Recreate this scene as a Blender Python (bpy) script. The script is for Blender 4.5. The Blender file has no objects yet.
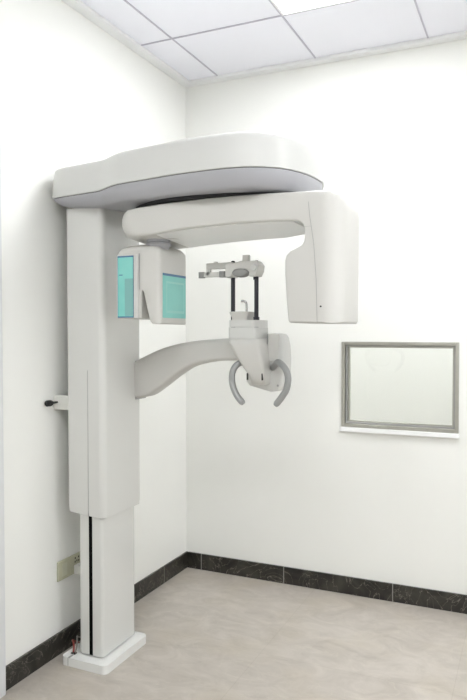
import bpy, bmesh, math, random
from mathutils import Vector, Matrix
random.seed(4)
S = bpy.context.scene
COL = S.collection
PI = math.pi

# ------------------------------------------------------------------ materials
def new_mat(name):
    m = bpy.data.materials.new(name); m.use_nodes = True
    nt = m.node_tree
    return m, nt, nt.nodes['Principled BSDF']

def mat(name, col, rough=0.5, metal=0.0, spec=0.5, coat=0.0, var=0.03, scale=6.0, bump=0.0, bscale=200):
    """plain paint / plastic / metal with a very slight procedural variation"""
    m, nt, b = new_mat(name)
    N, L = nt.nodes, nt.links
    tc = N.new('ShaderNodeTexCoord'); nz = N.new('ShaderNodeTexNoise')
    nz.inputs['Scale'].default_value = scale; nz.inputs['Detail'].default_value = 3
    L.new(tc.outputs['Object'], nz.inputs['Vector'])
    mx = N.new('ShaderNodeMix'); mx.data_type = 'RGBA'
    mx.inputs[6].default_value = (*[c * (1 - var) for c in col], 1)
    mx.inputs[7].default_value = (*[min(1, c * (1 + var)) for c in col], 1)
    L.new(nz.outputs['Fac'], mx.inputs[0]); L.new(mx.outputs[2], b.inputs['Base Color'])
    b.inputs['Roughness'].default_value = rough; b.inputs['Metallic'].default_value = metal
    b.inputs['Specular IOR Level'].default_value = spec
    b.inputs['Coat Weight'].default_value = coat; b.inputs['Coat Roughness'].default_value = 0.12
    if bump:
        n2 = N.new('ShaderNodeTexNoise'); n2.inputs['Scale'].default_value = bscale
        L.new(tc.outputs['Object'], n2.inputs['Vector'])
        bp = N.new('ShaderNodeBump'); bp.inputs['Strength'].default_value = bump; bp.inputs['Distance'].default_value = 0.002
        L.new(n2.outputs['Fac'], bp.inputs['Height']); L.new(bp.outputs['Normal'], b.inputs['Normal'])
    return m

def emit(name, col, strength):
    m, nt, b = new_mat(name)
    b.inputs['Base Color'].default_value = (.9, .9, .9, 1)
    b.inputs['Emission Color'].default_value = (*col, 1)
    b.inputs['Emission Strength'].default_value = strength
    return m

M = {}
M['wall'] = mat('wall_paint', (.86, .86, .825), .6, spec=.3, bump=.08, bscale=90, var=.01)
M['ceiling'] = mat('ceiling_board', (.88, .88, .94), .8, spec=.2, bump=.12, bscale=220, var=.015)
M['grid'] = mat('ceiling_grid_metal', (.52, .50, .58), .5)
M['cornice'] = mat('cornice_white', (.84, .84, .84), .5)
M['casing'] = mat('casing_paint', (.70, .71, .72), .4)
M['shell'] = mat('machine_white_plastic', (.61, .61, .59), .42, coat=.1, var=.01)
M['cream'] = mat('machine_cream_plastic', (.59, .58, .552), .42, coat=.1, var=.01)
M['colwhite'] = mat('column_gloss_white', (.68, .68, .655), .22, coat=.6, var=.01)
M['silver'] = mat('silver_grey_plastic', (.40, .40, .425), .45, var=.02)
M['grey'] = mat('grey_rubber', (.27, .27, .26), .5)
M['handle'] = mat('handle_grey', (.31, .315, .31), .32, metal=.35)
M['black'] = mat('black_plastic', (.006, .006, .007), .6)
M['dark'] = mat('dark_gap', (.02, .02, .02), .7)
M['seam'] = mat('seam_grey', (.36, .36, .35), .6)
M['carbon'] = mat('black_rod', (.012, .01, .018), .3)
M['steel'] = mat('brushed_steel', (.47, .46, .42), .28, metal=.9, var=.12, scale=30)
M['chrome'] = mat('chrome', (.55, .55, .55), .15, metal=1)
M['plate'] = mat('switch_plate_beige', (.50, .49, .36), .35, var=.02)
M['plug'] = mat('plug_white', (.7, .7, .66), .4)
M['redcable'] = mat('red_cable', (.25, .05, .04), .5)
M['greycable'] = mat('grey_cable', (.22, .2, .18), .5)
M['baseplate'] = mat('base_white', (.80, .80, .78), .35, coat=.2, var=.01)
M['blue'] = mat('film_blue_edge', (.06, .17, .30), .4)
M['diffuser'] = emit('light_panel_diffuser', (.96, .98, 1.0), 9.0)
M['underbright'] = mat('bounce_light_white', (.88, .88, .87), .3, var=.005)  # extra bright white, bounced light on the arm's underside put into colour
M['slotblack'] = mat('matte_black_slot', (.004, .004, .004), .9, spec=.05)
M['grout'] = mat('pale_grout', (.30, .29, .27), .7)
M['caulk'] = mat('white_sill', (.88, .88, .88), .35)

def film_mat():
    m, nt, b = new_mat('turquoise_film'); N, L = nt.nodes, nt.links
    tc = N.new('ShaderNodeTexCoord'); nz = N.new('ShaderNodeTexNoise'); nz.inputs['Scale'].default_value = 9
    L.new(tc.outputs['Object'], nz.inputs['Vector'])
    cr = N.new('ShaderNodeValToRGB')
    cr.color_ramp.elements[0].color = (.19, .56, .51, 1); cr.color_ramp.elements[0].position = .3
    cr.color_ramp.elements[1].color = (.24, .62, .56, 1); cr.color_ramp.elements[1].position = .7
    L.new(nz.outputs['Fac'], cr.inputs[0]); L.new(cr.outputs[0], b.inputs['Base Color'])
    b.inputs['Roughness'].default_value = .3
    return m
M['film'] = film_mat()
M['film2'] = mat('turquoise_film_dull', (.20, .43, .41), .35)
M['film3'] = mat('turquoise_film_pale', (.29, .64, .58), .35)

def glass_mat():
    m, nt, b = new_mat('window_glass')
    b.inputs['Base Color'].default_value = (.97, .985, .975, 1)
    b.inputs['Transmission Weight'].default_value = 1
    b.inputs['Roughness'].default_value = 0; b.inputs['IOR'].default_value = 1.45
    return m
M['glass'] = glass_mat()

def floor_mat():
    m, nt, b = new_mat('beige_marble_floor'); N, L = nt.nodes, nt.links
    tc = N.new('ShaderNodeTexCoord'); mp = N.new('ShaderNodeMapping')
    mp.inputs['Rotation'].default_value = (0, 0, -.5); mp.inputs['Scale'].default_value = (1, 1.5, 1)
    L.new(tc.outputs['Object'], mp.inputs['Vector'])
    n1 = N.new('ShaderNodeTexNoise'); n1.inputs['Scale'].default_value = 5.5; n1.inputs['Detail'].default_value = 9; n1.inputs['Distortion'].default_value = 1.2
    n1.inputs['Roughness'].default_value = .62
    L.new(mp.outputs[0], n1.inputs['Vector'])
    r1 = N.new('ShaderNodeValToRGB'); e = r1.color_ramp.elements
    e[0].position = .32; e[0].color = (.405, .365, .32, 1); e[1].position = .68; e[1].color = (.535, .49, .44, 1)
    L.new(n1.outputs['Fac'], r1.inputs[0])
    # thin pale veins
    n2 = N.new('ShaderNodeTexNoise'); n2.inputs['Scale'].default_value = 3.6; n2.inputs['Detail'].default_value = 5; n2.inputs['Distortion'].default_value = 2.2
    L.new(mp.outputs[0], n2.inputs['Vector'])
    r2 = N.new('ShaderNodeValToRGB'); e = r2.color_ramp.elements
    e[0].position = .49; e[0].color = (0, 0, 0, 1); e[1].position = .51; e[1].color = (0, 0, 0, 1)
    k = r2.color_ramp.elements.new(.5); k.color = (1, 1, 1, 1)
    L.new(n2.outputs['Fac'], r2.inputs[0])
    ml = N.new('ShaderNodeMath'); ml.operation = 'MULTIPLY'; ml.inputs[1].default_value = .33; L.new(r2.outputs[0], ml.inputs[0])
    mx = N.new('ShaderNodeMix'); mx.data_type = 'RGBA'; L.new(ml.outputs[0], mx.inputs[0])
    L.new(r1.outputs[0], mx.inputs[6]); mx.inputs[7].default_value = (.60, .56, .47, 1)
    # warm patches
    n3 = N.new('ShaderNodeTexNoise'); n3.inputs['Scale'].default_value = 3.2; L.new(tc.outputs['Object'], n3.inputs['Vector'])
    r3 = N.new('ShaderNodeValToRGB'); e = r3.color_ramp.elements
    e[0].position = .5; e[0].color = (0, 0, 0, 1); e[1].position = .75; e[1].color = (.35, .35, .35, 1)
    L.new(n3.outputs['Fac'], r3.inputs[0])
    mx2 = N.new('ShaderNodeMix'); mx2.data_type = 'RGBA'; L.new(r3.outputs[0], mx2.inputs[0])
    L.new(mx.outputs[2], mx2.inputs[6]); mx2.inputs[7].default_value = (.46, .40, .30, 1)
    # tile joints, 0.8 m
    br = N.new('ShaderNodeTexBrick'); br.offset = 0; br.inputs['Scale'].default_value = 1
    br.inputs['Mortar Size'].default_value = .0012; br.inputs['Brick Width'].default_value = .8; br.inputs['Row Height'].default_value = .8
    br.inputs['Color1'].default_value = (1, 1, 1, 1); br.inputs['Color2'].default_value = (1, 1, 1, 1); br.inputs['Mortar'].default_value = (.88, .87, .85, 1)
    L.new(tc.outputs['Object'], br.inputs['Vector'])
    mu = N.new('ShaderNodeMix'); mu.data_type = 'RGBA'; mu.blend_type = 'MULTIPLY'; mu.inputs[0].default_value = 1
    L.new(mx2.outputs[2], mu.inputs[6]); L.new(br.outputs['Color'], mu.inputs[7])
    L.new(mu.outputs[2], b.inputs['Base Color'])
    b.inputs['Roughness'].default_value = .28; b.inputs['Specular IOR Level'].default_value = .45
    return m
M['floor'] = floor_mat()

def dark_marble():
    m, nt, b = new_mat('dark_marble_skirting'); N, L = nt.nodes, nt.links
    tc = N.new('ShaderNodeTexCoord')
    n1 = N.new('ShaderNodeTexNoise'); n1.inputs['Scale'].default_value = 9; n1.inputs['Detail'].default_value = 8; n1.inputs['Distortion'].default_value = 1
    L.new(tc.outputs['Object'], n1.inputs['Vector'])
    r1 = N.new('ShaderNodeValToRGB'); e = r1.color_ramp.elements
    e[0].position = .35; e[0].color = (.007, .006, .005, 1); e[1].position = .75; e[1].color = (.050, .046, .037, 1)
    L.new(n1.outputs['Fac'], r1.inputs[0])
    n2 = N.new('ShaderNodeTexNoise'); n2.inputs['Scale'].default_value = 5.5; n2.inputs['Detail'].default_value = 4; n2.inputs['Distortion'].default_value = 3
    L.new(tc.outputs['Object'], n2.inputs['Vector'])
    r2 = N.new('ShaderNodeValToRGB'); e = r2.color_ramp.elements
    e[0].position = .488; e[0].color = (0, 0, 0, 1); e[1].position = .512; e[1].color = (0, 0, 0, 1)
    k = e.new(.5); k.color = (.8, .8, .8, 1)
    L.new(n2.outputs['Fac'], r2.inputs[0])
    mx = N.new('ShaderNodeMix'); mx.data_type = 'RGBA'; L.new(r2.outputs[0], mx.inputs[0])
    L.new(r1.outputs[0], mx.inputs[6]); mx.inputs[7].default_value = (.22, .20, .17, 1)
    L.new(mx.outputs[2], b.inputs['Base Color'])
    b.inputs['Roughness'].default_value = .3
    return m
M['marble'] = dark_marble()

# ------------------------------------------------------------------ mesh helpers
def obj(name, bm, m, parent=None, smooth=40, bevel=0, seg=3):
    bmesh.ops.recalc_face_normals(bm, faces=bm.faces)
    me = bpy.data.meshes.new(name); bm.to_mesh(me); bm.free()
    ms = m if isinstance(m, (list, tuple)) else [m]
    for q in ms: me.materials.append(q)
    o = bpy.data.objects.new(name, me); COL.objects.link(o)
    if bevel:
        md = o.modifiers.new('bevel', 'BEVEL'); md.width = bevel; md.segments = seg
        md.limit_method = 'ANGLE'; md.angle_limit = math.radians(35)
        if smooth: md.harden_normals = False
    if smooth:
        for p in me.polygons: p.use_smooth = True
        a = math.radians(smooth)
        b2 = bmesh.new(); b2.from_mesh(me)
        for e in b2.edges:
            if len(e.link_faces) == 2 and e.calc_face_angle(0) > a: e.smooth = False
        b2.to_mesh(me); b2.free()
        if bevel:
            o.modifiers.new('wn', 'WEIGHTED_NORMAL').keep_sharp = False
            for e in me.edges: e.use_edge_sharp = False
    if parent: o.parent = parent
    return o

def box(bm, x0, x1, y0, y1, z0, z1, mi=0):
    v = [bm.verts.new((x, y, z)) for z in (z0, z1) for x, y in ((x0, y0), (x1, y0), (x1, y1), (x0, y1))]
    for q in ((0, 3, 2, 1), (4, 5, 6, 7), (0, 1, 5, 4), (1, 2, 6, 5), (2, 3, 7, 6), (3, 0, 4, 7)):
        f = bm.faces.new([v[i] for i in q]); f.material_index = mi
    return v

def B(*boxes):
    bm = bmesh.new()
    for b in boxes: box(bm, *b)
    return bm

def loft(loops, bm=None, caps=True):
    bm = bm or bmesh.new()
    rows = [[bm.verts.new(p) for p in lp] for lp in loops]
    n = len(rows[0])
    for a, b in zip(rows, rows[1:]):
        for i in range(n):
            bm.faces.new((a[i], a[(i + 1) % n], b[(i + 1) % n], b[i]))
    if caps:
        bm.faces.new(rows[0][::-1]); bm.faces.new(rows[-1])
    return bm

def inset(poly, d):
    """move every vertex of a ccw 2-D polygon inwards by d"""
    n = len(poly); out = []
    for i in range(n):
        p0, p1, p2 = Vector(poly[i - 1]), Vector(poly[i]), Vector(poly[(i + 1) % n])
        e1 = (p1 - p0); e2 = (p2 - p1)
        n1 = Vector((-e1.y, e1.x)).normalized() if e1.length > 1e-9 else Vector((0, 0))
        n2 = Vector((-e2.y, e2.x)).normalized() if e2.length > 1e-9 else Vector((0, 0))
        b = (n1 + n2)
        if b.length < 1e-6: b = n1
        b.normalize()
        c = max(.5, b.dot(n1) if n1.length else 1)
        q = p1 + b * (d / c)
        out.append((q.x, q.y))
    return out

def rrect(x0, x1, y0, y1, r, k=6):
    """rounded rectangle, ccw; r = one radius or four (x0y0, x1y0, x1y1, x0y1)"""
    if not isinstance(r, (list, tuple)): r = [r] * 4
    out = []
    for (cx, cy, a0, rr) in ((x0 + r[0], y0 + r[0], PI, r[0]), (x1 - r[1], y0 + r[1], 1.5 * PI, r[1]),
                             (x1 - r[2], y1 - r[2], 0, r[2]), (x0 + r[3], y1 - r[3], .5 * PI, r[3])):
        for i in range(k + 1):
            a = a0 + .5 * PI * i / k
            out.append((cx + rr * math.cos(a), cy + rr * math.sin(a)))
    return out

def rbox(x0, x1, y0, y1, z0, z1, r=.02, er=.005, bm=None):
    """box with rounded vertical edges (radius r) and softened top and bottom edges (er)"""
    p = rrect(x0, x1, y0, y1, r)
    L = []
    for t in (0, .5, 1): 
        a = t * PI / 2; L.append([(x, y, z0 + er * (1 - math.sin(a))) for x, y in inset(p, er * (1 - math.cos(PI/2 - a)))][:] if False else [(x, y, z0 + er * (1 - math.sin(a))) for x, y in inset(p, er * (1 - math.cos(a)) if False else er * (1 - math.sin(PI / 2 * t)) ** 1.5)])
    for t in (1, .5, 0):
        L.append([(x, y, z1 - er * (1 - math.sin(t * PI / 2))) for x, y in inset(p, er * (1 - math.sin(PI / 2 * t)) ** 1.5)])
    return loft(L, bm)

def lathe(prof, c, axis='Z', seg=32, bm=None):
    loops = []
    for r, h in prof:
        lp = []
        for i in range(seg):
            a = 2 * PI * i / seg; u, v = max(r, .0002) * math.cos(a), max(r, .0002) * math.sin(a)
            p = {'Z': (u, v, h), 'X': (h, u, v), 'Y': (u, h, v)}[axis]
            lp.append((p[0] + c[0], p[1] + c[1], p[2] + c[2]))
        loops.append(lp)
    return loft(loops, bm)

def smooth_path(pts, n=8):
    """Catmull-Rom through 3-D points"""
    P = [Vector(p) for p in pts]; P = [P[0] * 2 - P[1]] + P + [P[-1] * 2 - P[-2]]
    out = []
    for i in range(1, len(P) - 2):
        for k in range(n):
            t = k / n
            out.append(.5 * ((2 * P[i]) + (P[i + 1] - P[i - 1]) * t + (2 * P[i - 1] - 5 * P[i] + 4 * P[i + 1] - P[i + 2]) * t * t
                             + (3 * P[i] - P[i - 1] - 3 * P[i + 1] + P[i + 2]) * t ** 3))
    out.append(P[-2]); return out

def tube(pts, r, seg=16, bm=None, n=8, round_end=False):
    P = smooth_path(pts, n) if n > 1 else [Vector(p) for p in pts]
    loops = []; up = Vector((0, 1, .01)).normalized()
    R = r if callable(r) else (lambda t: r)
    for i, p in enumerate(P):
        d = (P[min(i + 1, len(P) - 1)] - P[max(i - 1, 0)]).normalized()
        a = d.cross(up)
        if a.length < 1e-3: a = d.cross(Vector((1, 0, 0)))
        a.normalize(); b = d.cross(a)
        rr = R(i / (len(P) - 1))
        loops.append([tuple(p + (a * math.cos(q) + b * math.sin(q)) * rr) for q in [2 * PI * k / seg for k in range(seg)]])
    return loft(loops, bm)

def thing(name, label, cat, loc=(0, 0, 0), group=None):
    o = bpy.data.objects.new(name, None); COL.objects.link(o); o.location = loc
    o['label'] = label; o['category'] = cat
    if group: o['group'] = group
    return o
def tag(o, label, cat, group=None):
    o['label'] = label; o['category'] = cat
    if group: o['group'] = group
    return o
def struct(name, bm, m, parent=None, **k):
    o = obj(name, bm, m, parent, **k)
    if parent is None: o['kind'] = 'structure'
    return o
def shift(bm, v):
    for q in bm.verts: q.co -= Vector(v)
    return bm

# ------------------------------------------------------------------ the room
H = 2.846; XR = 3.2; YF = -4.6
struct('floor', B((-.1, XR + .1, YF - .1, 1.9, -.05, 0)), M['floor'], smooth=0)
struct('wall_left', B((-.1, 0, YF, 0, 0, H + .1)), M['wall'], smooth=0)
RY0, RY1, RZ0, RZ1 = -2.6, -1.2, .95, 2.15
struct('wall_right', B((XR, XR + .1, YF, RY0, 0, H + .1), (XR, XR + .1, RY1, 0, 0, H + .1),
                       (XR, XR + .1, RY0, RY1, 0, RZ0), (XR, XR + .1, RY0, RY1, RZ1, H + .1)), M['wall'], smooth=0)
w2 = bpy.data.objects.new('added_light_window', None); COL.objects.link(w2); w2['kind'] = 'structure'  # unseen window, added to bring light from the right
t_ = .045
obj('window_frame', B((XR + .02, XR + .07, RY0, RY0 + t_, RZ0, RZ1), (XR + .02, XR + .07, RY1 - t_, RY1, RZ0, RZ1),
    (XR + .02, XR + .07, RY0 + t_, RY1 - t_, RZ0, RZ0 + t_), (XR + .02, XR + .07, RY0 + t_, RY1 - t_, RZ1 - t_, RZ1),
    (XR + .02, XR + .07, (RY0 + RY1) / 2 - .02, (RY0 + RY1) / 2 + .02, RZ0 + t_, RZ1 - t_)), M['cornice'], w2, smooth=0)
obj('window_pane', B((XR + .045, XR + .055, RY0 + .02, RY1 - .02, RZ0 + .02, RZ1 - .02)), emit('added_light_pane', (.93, .96, 1.0), .9), w2, smooth=0)  # glowing pane of the added window, fill light in place of daylight
struct('wall_front', B((-.1, XR + .1, YF - .1, YF, 0, H + .1)), M['wall'], smooth=0)
# back wall with the opening of the observation window
WX0, WX1, WZ0, WZ1 = .952, 1.528, .905, 1.342
struct('wall_back', B((-.1, WX0, 0, .12, 0, H + .1), (WX1, XR + .1, 0, .12, 0, H + .1),
                      (WX0, WX1, 0, .12, 0, WZ0), (WX0, WX1, 0, .12, WZ1, H + .1)), M['wall'], smooth=0)
# control room behind the window
struct('wall_control_back', B((-.1, XR + .1, 1.8, 1.9, 0, H + .1)), M['wall'], smooth=0)
struct('wall_control_left', B((-.2, -.1, .12, 1.9, 0, H + .1)), M['wall'], smooth=0)
struct('wall_control_right', B((XR + .1, XR + .2, .12, 1.9, 0, H + .1)), M['wall'], smooth=0)

# skirting: dark marble lengths with joints
def skirting(name, a0, a1, joints, along):
    bm = bmesh.new(); js = [a0] + joints + [a1]
    for p, q in zip(js, js[1:]):
        if along == 'x': box(bm, p + .0018, q - .0018, -.012, 0, 0, .093)
        elif along == 'y': box(bm, 0, .012, p + .0018, q - .0018, 0, .093)
        elif along == 'xf': box(bm, p + .001, q - .001, YF, YF + .012, 0, .093)
        else: box(bm, XR - .012, XR, p + .001, q - .001, 0, .093)
    o = struct(name, bm, M['marble'], smooth=0, bevel=.0015, seg=2)
    gb_ = bmesh.new()
    for p in joints:
        if along == 'x': box(gb_, p - .0022, p + .0022, -.0118, 0, 0, .0925)
        elif along == 'y': box(gb_, 0, .0118, p - .0022, p + .0022, 0, .0925)
        elif along == 'xf': box(gb_, p - .0022, p + .0022, YF, YF + .0118, 0, .0925)
        else: box(gb_, XR - .0118, XR, p - .0022, p + .0022, 0, .0925)
    obj('joint_grout', gb_, M['grout'], o, smooth=0)
    return o
skirting('baseboard_back', .013, XR - .013, [.105, .62, 1.22, 1.83, 2.43], 'x')
skirting('baseboard_left', -1.51, 0, [-.9, -.28], 'y')
skirting('baseboard_right', YF, 0, [-4, -3.4, -2.8, -2.2, -1.6, -1.0, -.4], 'yr')
skirting('baseboard_front', .013, XR - .013, [.6, 1.2, 1.8, 2.4], 'xf')

# door casing at the left edge of the frame
bm = B((0, .03, -1.59, -1.512, 0, 2.80))
struct('trim_1', bm, M['casing'], smooth=0, bevel=.002, seg=2)

# suspended ceiling: boards + grid
PX0, PY0, T = .232, -.565, .575
struct('ceiling', B((-.1, XR + .1, YF, 0, H, H + .08)), M['ceiling'], smooth=0)
struct('ceiling_control_room', B((-.1, XR + .1, .12, 1.9, H, H + .08)), M['ceiling'], smooth=0)
bm = bmesh.new()
x = PX0
while x < XR: box(bm, x - .0038, x + .0038, YF, -.055, H - .004, H + .001); x += T
y = PY0
while y > YF: box(bm, .055, XR, y - .0038, y + .0038, H - .0045, H + .001); y -= T
struct('trim_2', bm, M['grid'], smooth=0)
struct('trim_3', B((0, .055, YF, 0, H - .018, H), (.055, XR, -.055, 0, H - .018, H)), M['cornice'], smooth=0, bevel=.003, seg=2)

def panel(ix, iy, label):
    x0 = PX0 + T * ix; y1 = PY0 - T * iy
    cx, cy = x0 + T / 2, y1 - T / 2
    t = thing('ceiling_light', label, 'ceiling light', (cx, cy, H))
    h = T / 2 - .006; w = .012
    bm = B((-h, h, -h, -h + w, -.007, 0), (-h, h, h - w, h, -.007, 0), (-h, -h + w, -h + w, h - w, -.007, 0), (h - w, h, -h + w, h - w, -.007, 0))
    obj('light_frame', bm, M['cornice'], t, smooth=0)
    g = h - w
    obj('diffuser', B((-g, g, -g, g, -.005, -.001)), M['diffuser'], t, smooth=0)
    return t
panel(1, 0, 'square white lit ceiling light panel at the top edge, nearest the back wall')
panel(1, 4, 'added unseen square ceiling light panel behind the camera, left of the other')  # this and the next two panels are out of view, assumed as fill light
panel(4, 1, 'added unseen square ceiling light panel by the right wall near the back')
panel(3, 4, 'added unseen square ceiling light panel behind the camera, beside the right wall')
for cx_, lab in ((1.0, 'square lit ceiling light panel in the room beyond the window, left one'), (3.0, 'square lit ceiling light panel in the room beyond the window, right one, unseen and added for more light')):  # panels out of view; the right one is added to brighten the room
    t = thing('ceiling_light', lab, 'ceiling light', (cx_ - .35, 1.15, H))
    obj('light_frame', B((-.3, .3, -.3, .3, -.007, 0)), M['cornice'], t, smooth=0)
    obj('diffuser', B((-.28, .28, -.28, .28, -.012, -.007)), M['diffuser'], t, smooth=0)

# ------------------------------------------------------------------ observation window
w = bpy.data.objects.new('window_1', None); COL.objects.link(w); w.location = (0, 0, 0); w['kind'] = 'structure'
def ring(bm, x0, x1, z0, z1, t, y0, y1):
    box(bm, x0, x0 + t, y0, y1, z0, z1); box(bm, x1 - t, x1, y0, y1, z0, z1)
    box(bm, x0 + t, x1 - t, y0, y1, z1 - t, z1); box(bm, x0 + t, x1 - t, y0, y1, z0, z0 + t)
bm = bmesh.new(); ring(bm, .943, 1.537, .896, 1.349, .018, -.010, .0)
ring(bm, .952, 1.528, .905, 1.342, .008, .0, .12)
obj('window_frame', bm, M['steel'], w, smooth=0, bevel=.0015, seg=2)
bm = bmesh.new(); ring(bm, .960, 1.520, .913, 1.334, .017, .028, .05)
obj('window_bead', bm, M['steel'], w, smooth=0, bevel=.0015, seg=2)
bm = bmesh.new(); ring(bm, .962, 1.518, .915, 1.332, .006, .010, .028)
obj('window_gasket', bm, M['seam'], w, smooth=0)
obj('window_pane', B((.976, 1.504, .036, .044, .929, 1.318)), M['glass'], w, smooth=0)
obj('window_sill', B((.936, 1.543, -.020, .0, .872, .8955)), M['caulk'], w, smooth=0, bevel=.003, seg=2)

# ------------------------------------------------------------------ panoramic x-ray machine
O = (.19, -1.055, 0)
mach = thing('dental_xray_machine', 'tall white panoramic dental x-ray machine standing against the left wall', 'x-ray machine', O)
def part(name, bm, m, parent=None, **k):
    par = parent or mach
    return obj(name, shift(bm, O), m, par, **k)

# base plate
bm = rbox(.070, .298, -1.238, -.915, 0, .036, r=.022, er=.006)
base = part('base_plate', bm, M['baseplate'])
part('joint', B((.107, .1095, -1.2388, -1.19, .003, .0366)), M['seam'], base, smooth=0)
part('cable_opening', B((.094, .116, -1.202, -1.187, .034, .0372)), M['dark'], base, smooth=0)

# lower column with the black slot
low = part('lower_column', rbox(.122, .243, -1.180, -.930, .036, .70, r=.014, er=.001), M['colwhite'])
part('slot', B((.176, .1925, -1.1812, -1.176, .037, .66)), M['slotblack'], low, smooth=0)

# telescoping upper column
p = rrect(.074, .262, -1.192, -.908, (.012, .028, .016, .012), 8)
lv = [(.648, .0015), (.625, .004), (.622, .010)][::-1]
loops = [[(x, y, z + max(0, .128 - x) * .32) for x, y in inset(p, d)] for z, d in lv] + [[(x, y, 1.915) for x, y in p]]
# the rear part stops a little higher, like the cover's lower edge
bm = loft(loops)
up = part('upper_column', bm, M['colwhite'])
part('cover_joint', B((.1815, .1830, -1.1926, -1.18, .63, 1.24)), M['seam'], up, smooth=0)
rear = part('rear_cover', rbox(.045, .09, -1.120, -.955, .75, 1.91, r=.008, er=.004), M['colwhite'])
# wall bracket with black rubber plug
br = part('wall_bracket', B((.0005, .10, -1.190, -1.155, 1.068, 1.130)), M['plug'], bevel=.006)
part('rubber_plug', lathe([(.0, -.062), (.013, -.060), (.0135, -.04), (.011, -.032), (.006, -.024), (.004, .006)], (.022, -1.195, 1.101), 'Y'), M['black'], br)

# overhead arm: plan outline, seen from above, symmetric about yc
yc = -1.055
half = [(.024, .0), (.024, .10), (.028, .150), (.045, .184), (.085, .201), (.16, .212), (.24, .224), (.31, .236), (.36, .262), (.40, .285),
        (.45, .305), (.54, .320), (.62, .333), (.72, .350), (.82, .357), (.90, .357), (.97, .348), (1.03, .325), (1.085, .280),
        (1.122, .220), (1.142, .16), (1.152, .09), (1.155, 0)]
def dens(pts, n=4):
    q = smooth_path([(a, b, 0) for a, b in pts], n); return [(v.x, v.y) for v in q]
hp = dens(half)
plan = [(x, yc - h) for x, h in hp] + [(x - .05 * max(0, min(1, h / .2)) * max(0, min(1, (x - .6) / .4)), yc + h * (.92 if x > .5 else .92 + .08 * (1 - x / .5))) for x, h in hp[::-1][1:-1]]
def plan_layers(lv):
    return [[(x, y, z) for x, y in inset(plan, d)] for z, d in lv]
cov = [(1.952, .002), (1.954, 0), (1.99, .001), (2.03, .004), (2.050, .008), (2.064, .012), (2.072, .018), (2.077, .027), (2.079, .040)]
gantry = part('overhead_arm', loft(plan_layers(cov)), M['shell'])
def zbot(x):
    pts = [(-1, 1.934), (.024, 1.934), (.05, 1.926), (.10, 1.916), (.20, 1.908), (.35, 1.900), (.50, 1.893), (.80, 1.889), (3, 1.889)]
    for (a, za), (b, zb) in zip(pts, pts[1:]):
        if a <= x <= b: return za + (zb - za) * (x - a) / (b - a)
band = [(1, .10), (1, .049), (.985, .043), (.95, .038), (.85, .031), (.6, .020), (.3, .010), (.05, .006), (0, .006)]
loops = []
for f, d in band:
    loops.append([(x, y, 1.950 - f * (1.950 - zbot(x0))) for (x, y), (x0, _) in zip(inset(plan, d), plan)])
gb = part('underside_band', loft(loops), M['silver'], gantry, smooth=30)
gs = part('cover_seam', loft(plan_layers([(1.949, .007), (1.9525, .007)])), M['dark'], gantry)
# black plate at the turning joint, painting the dark shadow between the arms
pl2 = [(.76 + .39 * math.cos(a), -1.06 + .27 * math.sin(a)) for a in [2 * PI * i / 64 for i in range(64)]]
bm = loft([[(x, y, 1.874) for x, y in inset(pl2, .02)], [(x, y, 1.880) for x, y in pl2], [(x, y, 1.892) for x, y in pl2]])
part('turntable_shadow_plate', bm, M['black'])

# rotating C-arm: side profile (x,z) swept across y with rounded edges
Y0, Y1 = -1.292, -1.022
prof = [(.415, 1.868), (.400, 1.858), (.392, 1.838), (.392, 1.812), (.398, 1.792), (.412, 1.775), (.435, 1.766), (.50, 1.763), (.58, 1.766),
        (.66, 1.772), (.78, 1.778), (.92, 1.782), (1.05, 1.782), (1.115, 1.780), (1.138, 1.776), (1.150, 1.766), (1.156, 1.750), (1.157, 1.725),
        (1.155, 1.708), (1.147, 1.696), (1.128, 1.686), (1.105, 1.676), (1.092, 1.664), (1.087, 1.646), (1.087, 1.60), (1.092, 1.52), (1.099, 1.440), (1.102, 1.434), (1.108, 1.431),
        (1.20, 1.430), (1.275, 1.430), (1.281, 1.433), (1.284, 1.44), (1.288, 1.60), (1.290, 1.76), (1.290, 1.815), (1.284, 1.842), (1.270, 1.860), (1.245, 1.871), (1.20, 1.876),
        (1.0, 1.879), (.8, 1.878), (.6, 1.874), (.47, 1.871)]
def inset_f(poly, d): return inset(poly, d) if d > 1e-6 else poly
loops = []
ns = 14; er = .009
W = Y1 - Y0
ys = sorted(set([0, .001, .003, .006, .010, .014, .02, .03, .042, .055, .07, .085] + [W - v for v in (0, .001, .003, .006, .010, .014, .02, .03, .042, .055, .07, .085)]))
def corner(s, r):   # how far a rounded corner has eaten in at depth s
    return 0 if s >= r else r - math.sqrt(max(0, r * r - (r - s) ** 2))
for s in ys:
    e = min(s, W - s)
    q = inset_f(prof, corner(e, er))
    xl = .398 + corner(e, .06)
    xr = 1.290 - corner(s, .075) if s < W / 2 else 1.290 - corner(W - s, .05)
    q = [(x + corner(e, .07) * max(0, min(1, (.62 - x) / .17)), z) for x, z in q]
    q = [(min(x, xr - (1.290 - x) * .15 if x > 1.2 else 9), z) for x, z in q]
    q = [(x, z - (.020 * s / W * max(0, min(1, (1.15 - x) / .15)) if 1.74 < z < 1.79 and .40 < x < 1.15 else 0)) for x, z in q]
    loops.append([(x, Y0 + s - .03 * math.sin(max(0, min(1, (x - .42) / .7)) * PI) * (1 - s / W) * (1 if z > 1.75 and x < 1.12 else 0), z) for x, z in q])
bm = loft(loops)
carm = part('rotating_arm', bm, M['cream'], smooth=35)
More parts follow.
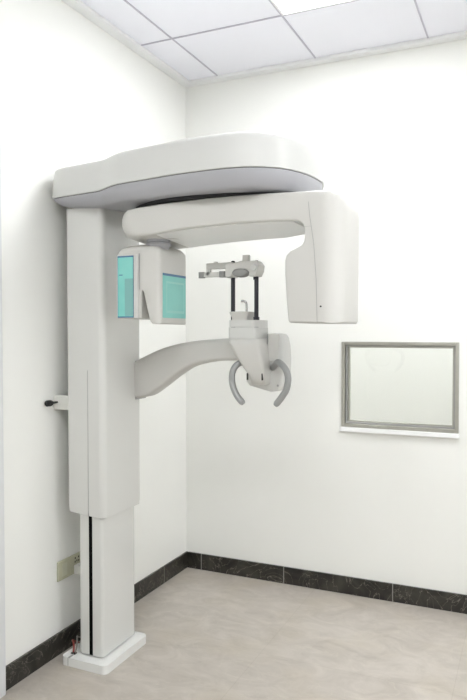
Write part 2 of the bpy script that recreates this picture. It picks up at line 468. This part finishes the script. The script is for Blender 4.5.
# paler sheet under the arm, bounced light put into its white
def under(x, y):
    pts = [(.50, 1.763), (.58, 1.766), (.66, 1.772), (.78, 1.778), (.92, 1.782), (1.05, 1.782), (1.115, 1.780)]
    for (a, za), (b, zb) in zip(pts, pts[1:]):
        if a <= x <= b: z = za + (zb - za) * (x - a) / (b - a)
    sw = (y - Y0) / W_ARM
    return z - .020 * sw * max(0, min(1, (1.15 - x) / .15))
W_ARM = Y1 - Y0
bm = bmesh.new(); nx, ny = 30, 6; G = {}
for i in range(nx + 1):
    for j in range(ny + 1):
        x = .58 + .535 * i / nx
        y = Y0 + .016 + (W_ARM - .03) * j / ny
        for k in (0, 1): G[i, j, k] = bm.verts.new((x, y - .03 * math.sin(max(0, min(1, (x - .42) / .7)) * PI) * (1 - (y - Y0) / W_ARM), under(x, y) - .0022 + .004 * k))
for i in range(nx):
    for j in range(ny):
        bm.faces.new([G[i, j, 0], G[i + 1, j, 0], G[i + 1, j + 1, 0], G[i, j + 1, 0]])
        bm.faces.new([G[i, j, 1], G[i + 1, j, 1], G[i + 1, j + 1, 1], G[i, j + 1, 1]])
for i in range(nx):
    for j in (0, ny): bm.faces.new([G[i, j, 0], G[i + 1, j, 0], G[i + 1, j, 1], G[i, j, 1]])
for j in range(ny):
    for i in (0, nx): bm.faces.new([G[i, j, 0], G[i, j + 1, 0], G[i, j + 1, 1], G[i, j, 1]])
part('underside_bright_sheet', bm, M['underbright'], carm)
# seam down the tube housing, with a shoulder joint and a screw
sx = [(1.168, 1.866), (1.176, 1.79), (1.190, 1.70), (1.199, 1.58), (1.203, 1.433)]
bm = bmesh.new()
for (xa, za), (xb, zb) in zip(sx, sx[1:]):
    v = [bm.verts.new(q) for q in ((xa, Y0 - .0012, za), (xa + .0018, Y0 - .0012, za), (xb + .0016, Y0 - .0012, zb), (xb, Y0 - .0012, zb))]
    u = [bm.verts.new((q.co.x, Y0 + .003, q.co.z)) for q in v]
    bm.faces.new(v); bm.faces.new(u[::-1])
    for i in range(4): bm.faces.new((v[i], v[(i + 1) % 4], u[(i + 1) % 4], u[i]))
part('housing_seam', bm, M['seam'], carm, smooth=0)
part('shoulder_seam', B((1.157, 1.184, Y0 - .0006, Y0 + .003, 1.7565, 1.7575)), M['seam'], carm, smooth=0)
part('screw', lathe([(.0, 0), (.0032, 0), (.0032, .004), (.0, .004)], (1.216, Y0 - .001, 1.486), 'Y', 12), M['dark'], carm)
part('side_button', lathe([(.0, 0), (.004, 0), (.004, .006), (.0, .006)], (1.084, Y0 + .04, 1.565), 'X', 12), M['cream'], carm)

# detector pivot + detector head
part('pivot_plate', loft([[(.545 + .085 * math.cos(a) * k, -1.185 + .06 * math.sin(a) * k, z) for a in [2 * PI * i / 32 for i in range(32)]] for z, k in ((1.758, .86), (1.762, .96), (1.768, 1))]), M['cream'])
part('pivot', lathe([(.0, 1.722), (.040, 1.722), (.044, 1.734), (.050, 1.738), (.050, 1.745), (.044, 1.748), (.042, 1.751), (.047, 1.754), (.047, 1.760), (.03, 1.764)], (.528, -1.195, 0)), M['silver'])
dp = [(.368, 1.712), (.368, 1.456), (.371, 1.452), (.474, 1.452), (.478, 1.456), (.480, 1.556), (.484, 1.561), (.489, 1.557), (.501, 1.50), (.519, 1.440), (.527, 1.432), (.556, 1.430), (.563, 1.433), (.565, 1.44),
      (.566, 1.56), (.566, 1.705), (.562, 1.722), (.550, 1.735), (.53, 1.741), (.47, 1.744), (.41, 1.740), (.385, 1.734), (.373, 1.726)]
DY0, DY1 = -1.246, -1.028
loops = []; W = DY1 - DY0
for s in (0, .001, .003, .006, .010, .02, .04, W - .04, W - .02, W - .010, W - .006, W - .003, W - .001, W):
    e = min(s, W - s)
    q = inset_f(dp, corner(e, .008))
    xr = .566 - corner(e, .022)
    loops.append([(min(x, xr), DY0 + s, z - .6 * corner(e, .04) * (1 if z > 1.7 else 0)) for x, z in q])
det = part('detector_head', loft(loops), M['cream'], smooth=35)
bez = part('screen_bezel', B((.372, .470, -1.256, -1.24, 1.453, 1.703)), M['shell'], det, bevel=.004)
part('screen_film', B((.379, .452, -1.2572, -1.25, 1.457, 1.696)), M['film'], det, smooth=0)
part('film_edge', B((.379, .452, -1.258, -1.25, 1.691, 1.697), (.379, .452, -1.258, -1.25, 1.456, 1.461),
                    (.379, .3805, -1.258, -1.25, 1.456, 1.697), (.4505, .452, -1.258, -1.25, 1.456, 1.697), (.386, .402, -1.258, -1.25, 1.621, 1.6245)), M['blue'], det, smooth=0)
part('film_patch', B((.412, .4500, -1.2578, -1.25, 1.463, 1.608)), M['film2'], det, smooth=0)
part('bezel_shadow_strip', B((.4715, .4745, -1.2475, -1.24, 1.565, 1.705)), M['seam'], det, smooth=0)  # grey strip painted as the shadow line beside the raised bezel
part('side_film', B((.560, .5672, -1.228, -1.046, 1.455, 1.628)), M['film'], det, smooth=0)
part('side_film_edge', B((.560, .568, -1.228, -1.046, 1.619, 1.628)), M['blue'], det, smooth=0)
part('side_film_patch', B((.560, .5679, -1.205, -1.060, 1.474, 1.598)), M['film3'], det, smooth=0)
part('side_film_center', B((.560, .5683, -1.196, -1.066, 1.484, 1.590)), M['film'], det, smooth=0)

# chin-rest arm: curved beam from the column
tp = [(.18, 1.232), (.26, 1.271), (.33, 1.301), (.40, 1.327), (.48, 1.347), (.56, 1.360), (.65, 1.369), (.74, 1.374), (.86, 1.376)]
bt = [(.18, 1.100), (.26, 1.106), (.33, 1.119), (.40, 1.160), (.48, 1.212), (.56, 1.254), (.65, 1.275), (.74, 1.284), (.86, 1.284)]
tps = smooth_path([(a, 0, b) for a, b in tp], 5); bts = smooth_path([(a, 0, b) for a, b in bt], 5)
loops = []
for a, b in zip(tps, bts):
    u = max(0, min(1, (a.x - .2) / .6)); y0 = -.955 - .075 * u * u * (3 - 2 * u); y1 = y0 + .085
    r = .016
    q = rrect(y0, y1, b.z, a.z, r, 5)
    loops.append([(a.x, yy, zz) for yy, zz in q])
part('chin_rest_arm', loft(loops), M['cream'], smooth=50)
part('arm_collar', B((.258, .266, -.952, -.872, 1.10, 1.272)), M['seam'], bevel=.001)

# chin-rest body
body = part('chin_rest_body', loft([[(x, y, z) for x, y in rrect(x0, x1, y0, y1, r, 5)] for z, x0, x1, y0, y1, r in (
    (1.196, .884, .930, -1.085, -1.00, .012), (1.200, .876, .936, -1.096, -.995, .014), (1.236, .868, .938, -1.108, -.985, .014),
    (1.27, .846, .936, -1.116, -.98, .014), (1.31, .822, .932, -1.124, -.98, .014), (1.343, .806, .928, -1.128, -.98, .014),
    (1.358, .796, .922, -1.126, -.98, .014), (1.370, .791, .912, -1.116, -.98, .014), (1.374, .789, .908, -1.112, -.98, .014))]), M['cream'], smooth=60)
part('rod_base', rbox(.788, .906, -1.112, -.975, 1.3745, 1.418, r=.012, er=.003), M['shell'])
part('rod_base_cap', rbox(.790, .905, -1.110, -.977, 1.419, 1.446, r=.012, er=.004), M['shell'])
part('chin_cup', loft([[(x, y, z) for x, y in rrect(.800 - k, .866 + k, -1.105 - k, -1.03 + k, .008 + k, 4)] for z, k in ((1.446, 0), (1.456, .0), (1.470, .008), (1.477, .010), (1.479, .006))]), M['cream'])
part('body_slot', B((.868, .872, -1.1125, -1.105, 1.216, 1.242)), M['dark'], body, smooth=0)
part('body_slot', B((.928, .932, -1.1090, -1.10, 1.216, 1.242)), M['dark'], body, smooth=0)

# right housing of the chin rest
pr = [(.922, 1.392), (.921, 1.36), (.913, 1.30), (.890, 1.245), (.845, 1.240), (.832, 1.228), (.832, 1.205), (.846, 1.188), (.89, 1.177), (.935, 1.166), (.968, 1.171), (.984, 1.190),
      (.991, 1.235), (.993, 1.29), (.990, 1.345), (.983, 1.378), (.974, 1.391), (.95, 1.395)]
loops = []
for yy, d in ((-1.038, .010), (-1.035, .004), (-1.028, 0), (-.955, 0), (-.948, .004), (-.944, .012)):
    loops.append([(x, yy, z) for x, z in inset(pr, d)])
hs = part('side_housing', loft(loops), M['shell'], smooth=50)
pf = [(.930, 1.390), (.928, 1.35), (.921, 1.300), (.918, 1.284), (.968, 1.284), (.976, 1.384), (.972, 1.391), (.95, 1.393)]
part('housing_face', loft([[(x, -1.043, z) for x, z in inset(pf, .003)], [(x, -1.040, z) for x, z in pf], [(x, -1.03, z) for x, z in pf]]), M['cream'], hs, smooth=35)
part('screw', lathe([(.0, 0), (.0045, 0), (.0045, .004), (0, .004)], (.968, -1.0395, 1.192), 'Y', 12), M['seam'], hs)
part('housing_seam', tube([(.926, -1.039, 1.392), (.923, -1.039, 1.35), (.914, -1.039, 1.30), (.900, -1.039, 1.262)], .0018, 8), M['seam'], hs)

# patient handles
hl = [(.862, -1.07, 1.270), (.836, -1.085, 1.281), (.815, -1.10, 1.266), (.806, -1.11, 1.236), (.812, -1.118, 1.195), (.832, -1.125, 1.157), (.862, -1.13, 1.126)]
hr = [(.950, -1.04, 1.262), (.992, -1.10, 1.286), (1.034, -1.14, 1.266), (1.048, -1.145, 1.232), (1.042, -1.145, 1.190), (1.024, -1.145, 1.160), (.998, -1.145, 1.127)]
def rr(t): return .0125 if t < .97 else .0125 - .004 * (t - .97) / .03
part('handle', tube(hl, rr, 18), M['handle'])
part('handle', tube(hr, rr, 18), M['handle'])

# support rods and head positioner
part('support_rod', lathe([(0, 1.40), (.0085, 1.40), (.0085, 1.673), (.006, 1.678), (0, 1.678)], (.794, -1.075, 0), seg=16), M['carbon'])
bm = lathe([(0, 1.40), (.0085, 1.40), (.0085, 1.671), (.006, 1.676), (0, 1.676)], (.893, -1.075, 0), seg=16)
lathe([(0, 1.600), (.0105, 1.602), (.0105, 1.645), (0, 1.647)], (.891, -1.075, 0), seg=16, bm=bm)
lathe([(0, 1.436), (.012, 1.436), (.012, 1.458), (0, 1.458)], (.893, -1.075, 0), seg=16, bm=bm)
part('support_rod', bm, M['carbon'])
part('bite_rod', tube([(.852, -1.075, 1.46), (.852, -1.075, 1.500), (.850, -1.077, 1.514), (.842, -1.08, 1.520), (.832, -1.084, 1.520)], .0045, 12, n=5), M['chrome'])

head = part('head_positioner', loft([[(x, y, z) for x, z in inset(q0, d)] for y, d, q0 in [
    (yy, dd, [(.776, 1.668), (.776, 1.616), (.784, 1.610), (.802, 1.613), (.818, 1.640), (.866, 1.640), (.878, 1.612), (.905, 1.614), (.915, 1.634), (.917, 1.655), (.905, 1.672), (.862, 1.672),
      (.84, 1.672), (.82, 1.668)]) for yy, dd in ((-1.112, .003), (-1.108, 0), (-1.05, 0), (-1.046, .003))]]), M['cream'], smooth=30)
part('forehead_pad', loft([[(.845 + .033 * k * math.cos(a), y, 1.626 + .0165 * k * math.sin(a)) for a in [2 * PI * i / 28 for i in range(28)]] for y, k in ((-1.132, .55), (-1.130, .85), (-1.124, 1), (-1.10, 1))]), M['grey'], head)
part('clamp_knob', lathe([(0, 0), (.012, 0), (.014, .006), (.012, .02), (0, .02)], (.897, -1.118, 1.645), 'Y', 20), M['shell'], head)
part('height_tab', B((.840, .868, -1.092, -1.072, 1.665, 1.698)), M['cream'], head, bevel=.004)
part('temple_arm', B((.684, .80, -1.094, -1.070, 1.648, 1.672)), M['cream'], head, bevel=.004)
part('temple_post', B((.684, .700, -1.094, -1.074, 1.622, 1.652)), M['cream'], head, bevel=.003)
part('arm_stud', lathe([(0, 1.670), (.009, 1.670), (.009, 1.677), (0, 1.679)], (.722, -1.082, 0), seg=16), M['cream'], head)
part('temple_bar', rbox(.672, .742, -1.094, -1.074, 1.617, 1.636, r=.006, er=.004), M['cream'], head)
part('temple_pad', rbox(.649, .674, -1.096, -1.072, 1.615, 1.638, r=.009, er=.005), M['grey'], head)
part('temple_pad', rbox(.740, .768, -1.096, -1.072, 1.615, 1.638, r=.009, er=.005), M['grey'], head)

# ------------------------------------------------------------------ wall plates, plug, cables
sw = thing('wall_switch', 'beige blank square switch plate on left wall beside the column', 'switch', (0, -1.133, .36))
obj('plate', B((0, .008, -.043, .043, -.043, .043)), M['plate'], sw, bevel=.003)
obj('rocker', B((.008, .0105, -.017, .017, -.028, .028)), mat('rocker_beige', (.56, .56, .44), .3), sw, bevel=.0015)
sk = thing('wall_socket', 'beige power socket plate with pin holes behind the machine column', 'socket', (0, -1.046, .36))
obj('plate', B((0, .008, -.043, .043, -.043, .043)), M['plate'], sk, bevel=.003)
bm = bmesh.new()
for y, z in ((-.012, .026), (.012, .026), (0, .012), (-.013, .010), (.013, .010)):
    box(bm, .0078, .0088, y - .003, y + .003, z - .004, z + .004)
obj('pin_holes', bm, M['dark'], sk, smooth=0)
pg = thing('power_plug', 'white power plug pushed into the socket behind the machine', 'plug', (.0095, -1.052, .345))
obj('plug_body', B((0, .04, -.020, .020, -.026, .014)), M['plug'], pg, bevel=.005)
obj('cord', tube([(.03, 0, -.02), (.034, 0, -.05), (.032, .01, -.15), (.03, .03, -.25), (.035, .04, -.325)], .004, 10), M['greycable'], pg)
obj('strain_relief', lathe([(.007, -.045), (.007, -.022), (.004, -.02)], (.032, 0, -.005), seg=12), M['black'], pg)
part('cable', tube([(.100, -1.193, .030), (.094, -1.180, .052), (.070, -1.155, .064), (.042, -1.12, .045), (.03, -1.06, .006)], .004, 10), M['redcable'])['label'] = 'dark red cable'
part('cable', tube([(.109, -1.193, .030), (.104, -1.172, .062), (.080, -1.140, .078), (.050, -1.09, .05), (.035, -1.00, .006)], .0035, 10), M['greycable'])['label'] = 'dark grey cable'

# ------------------------------------------------------------------ world, camera, colour
wd = bpy.data.worlds.new('world'); S.world = wd; wd.use_nodes = True
wd.node_tree.nodes['Background'].inputs[0].default_value = (.9, .95, 1, 1)
wd.node_tree.nodes['Background'].inputs[1].default_value = .3

cam = bpy.data.cameras.new('camera'); co = bpy.data.objects.new('camera', cam); COL.objects.link(co); S.camera = co
cam.sensor_fit = 'HORIZONTAL'; cam.sensor_width = 36; cam.lens = 36 * 658 / 467; cam.clip_start = .05
yaw = math.radians(24.4); pit = math.atan(18 / 658)
co.rotation_euler = (PI / 2 - pit, 0, yaw)
co.location = (1.8638, -3.4293, 1.4)

S.view_settings.view_transform = 'Standard'; S.view_settings.look = 'None'
S.view_settings.gamma = 1; S.view_settings.use_curve_mapping = False
S.view_settings.exposure = 1.31
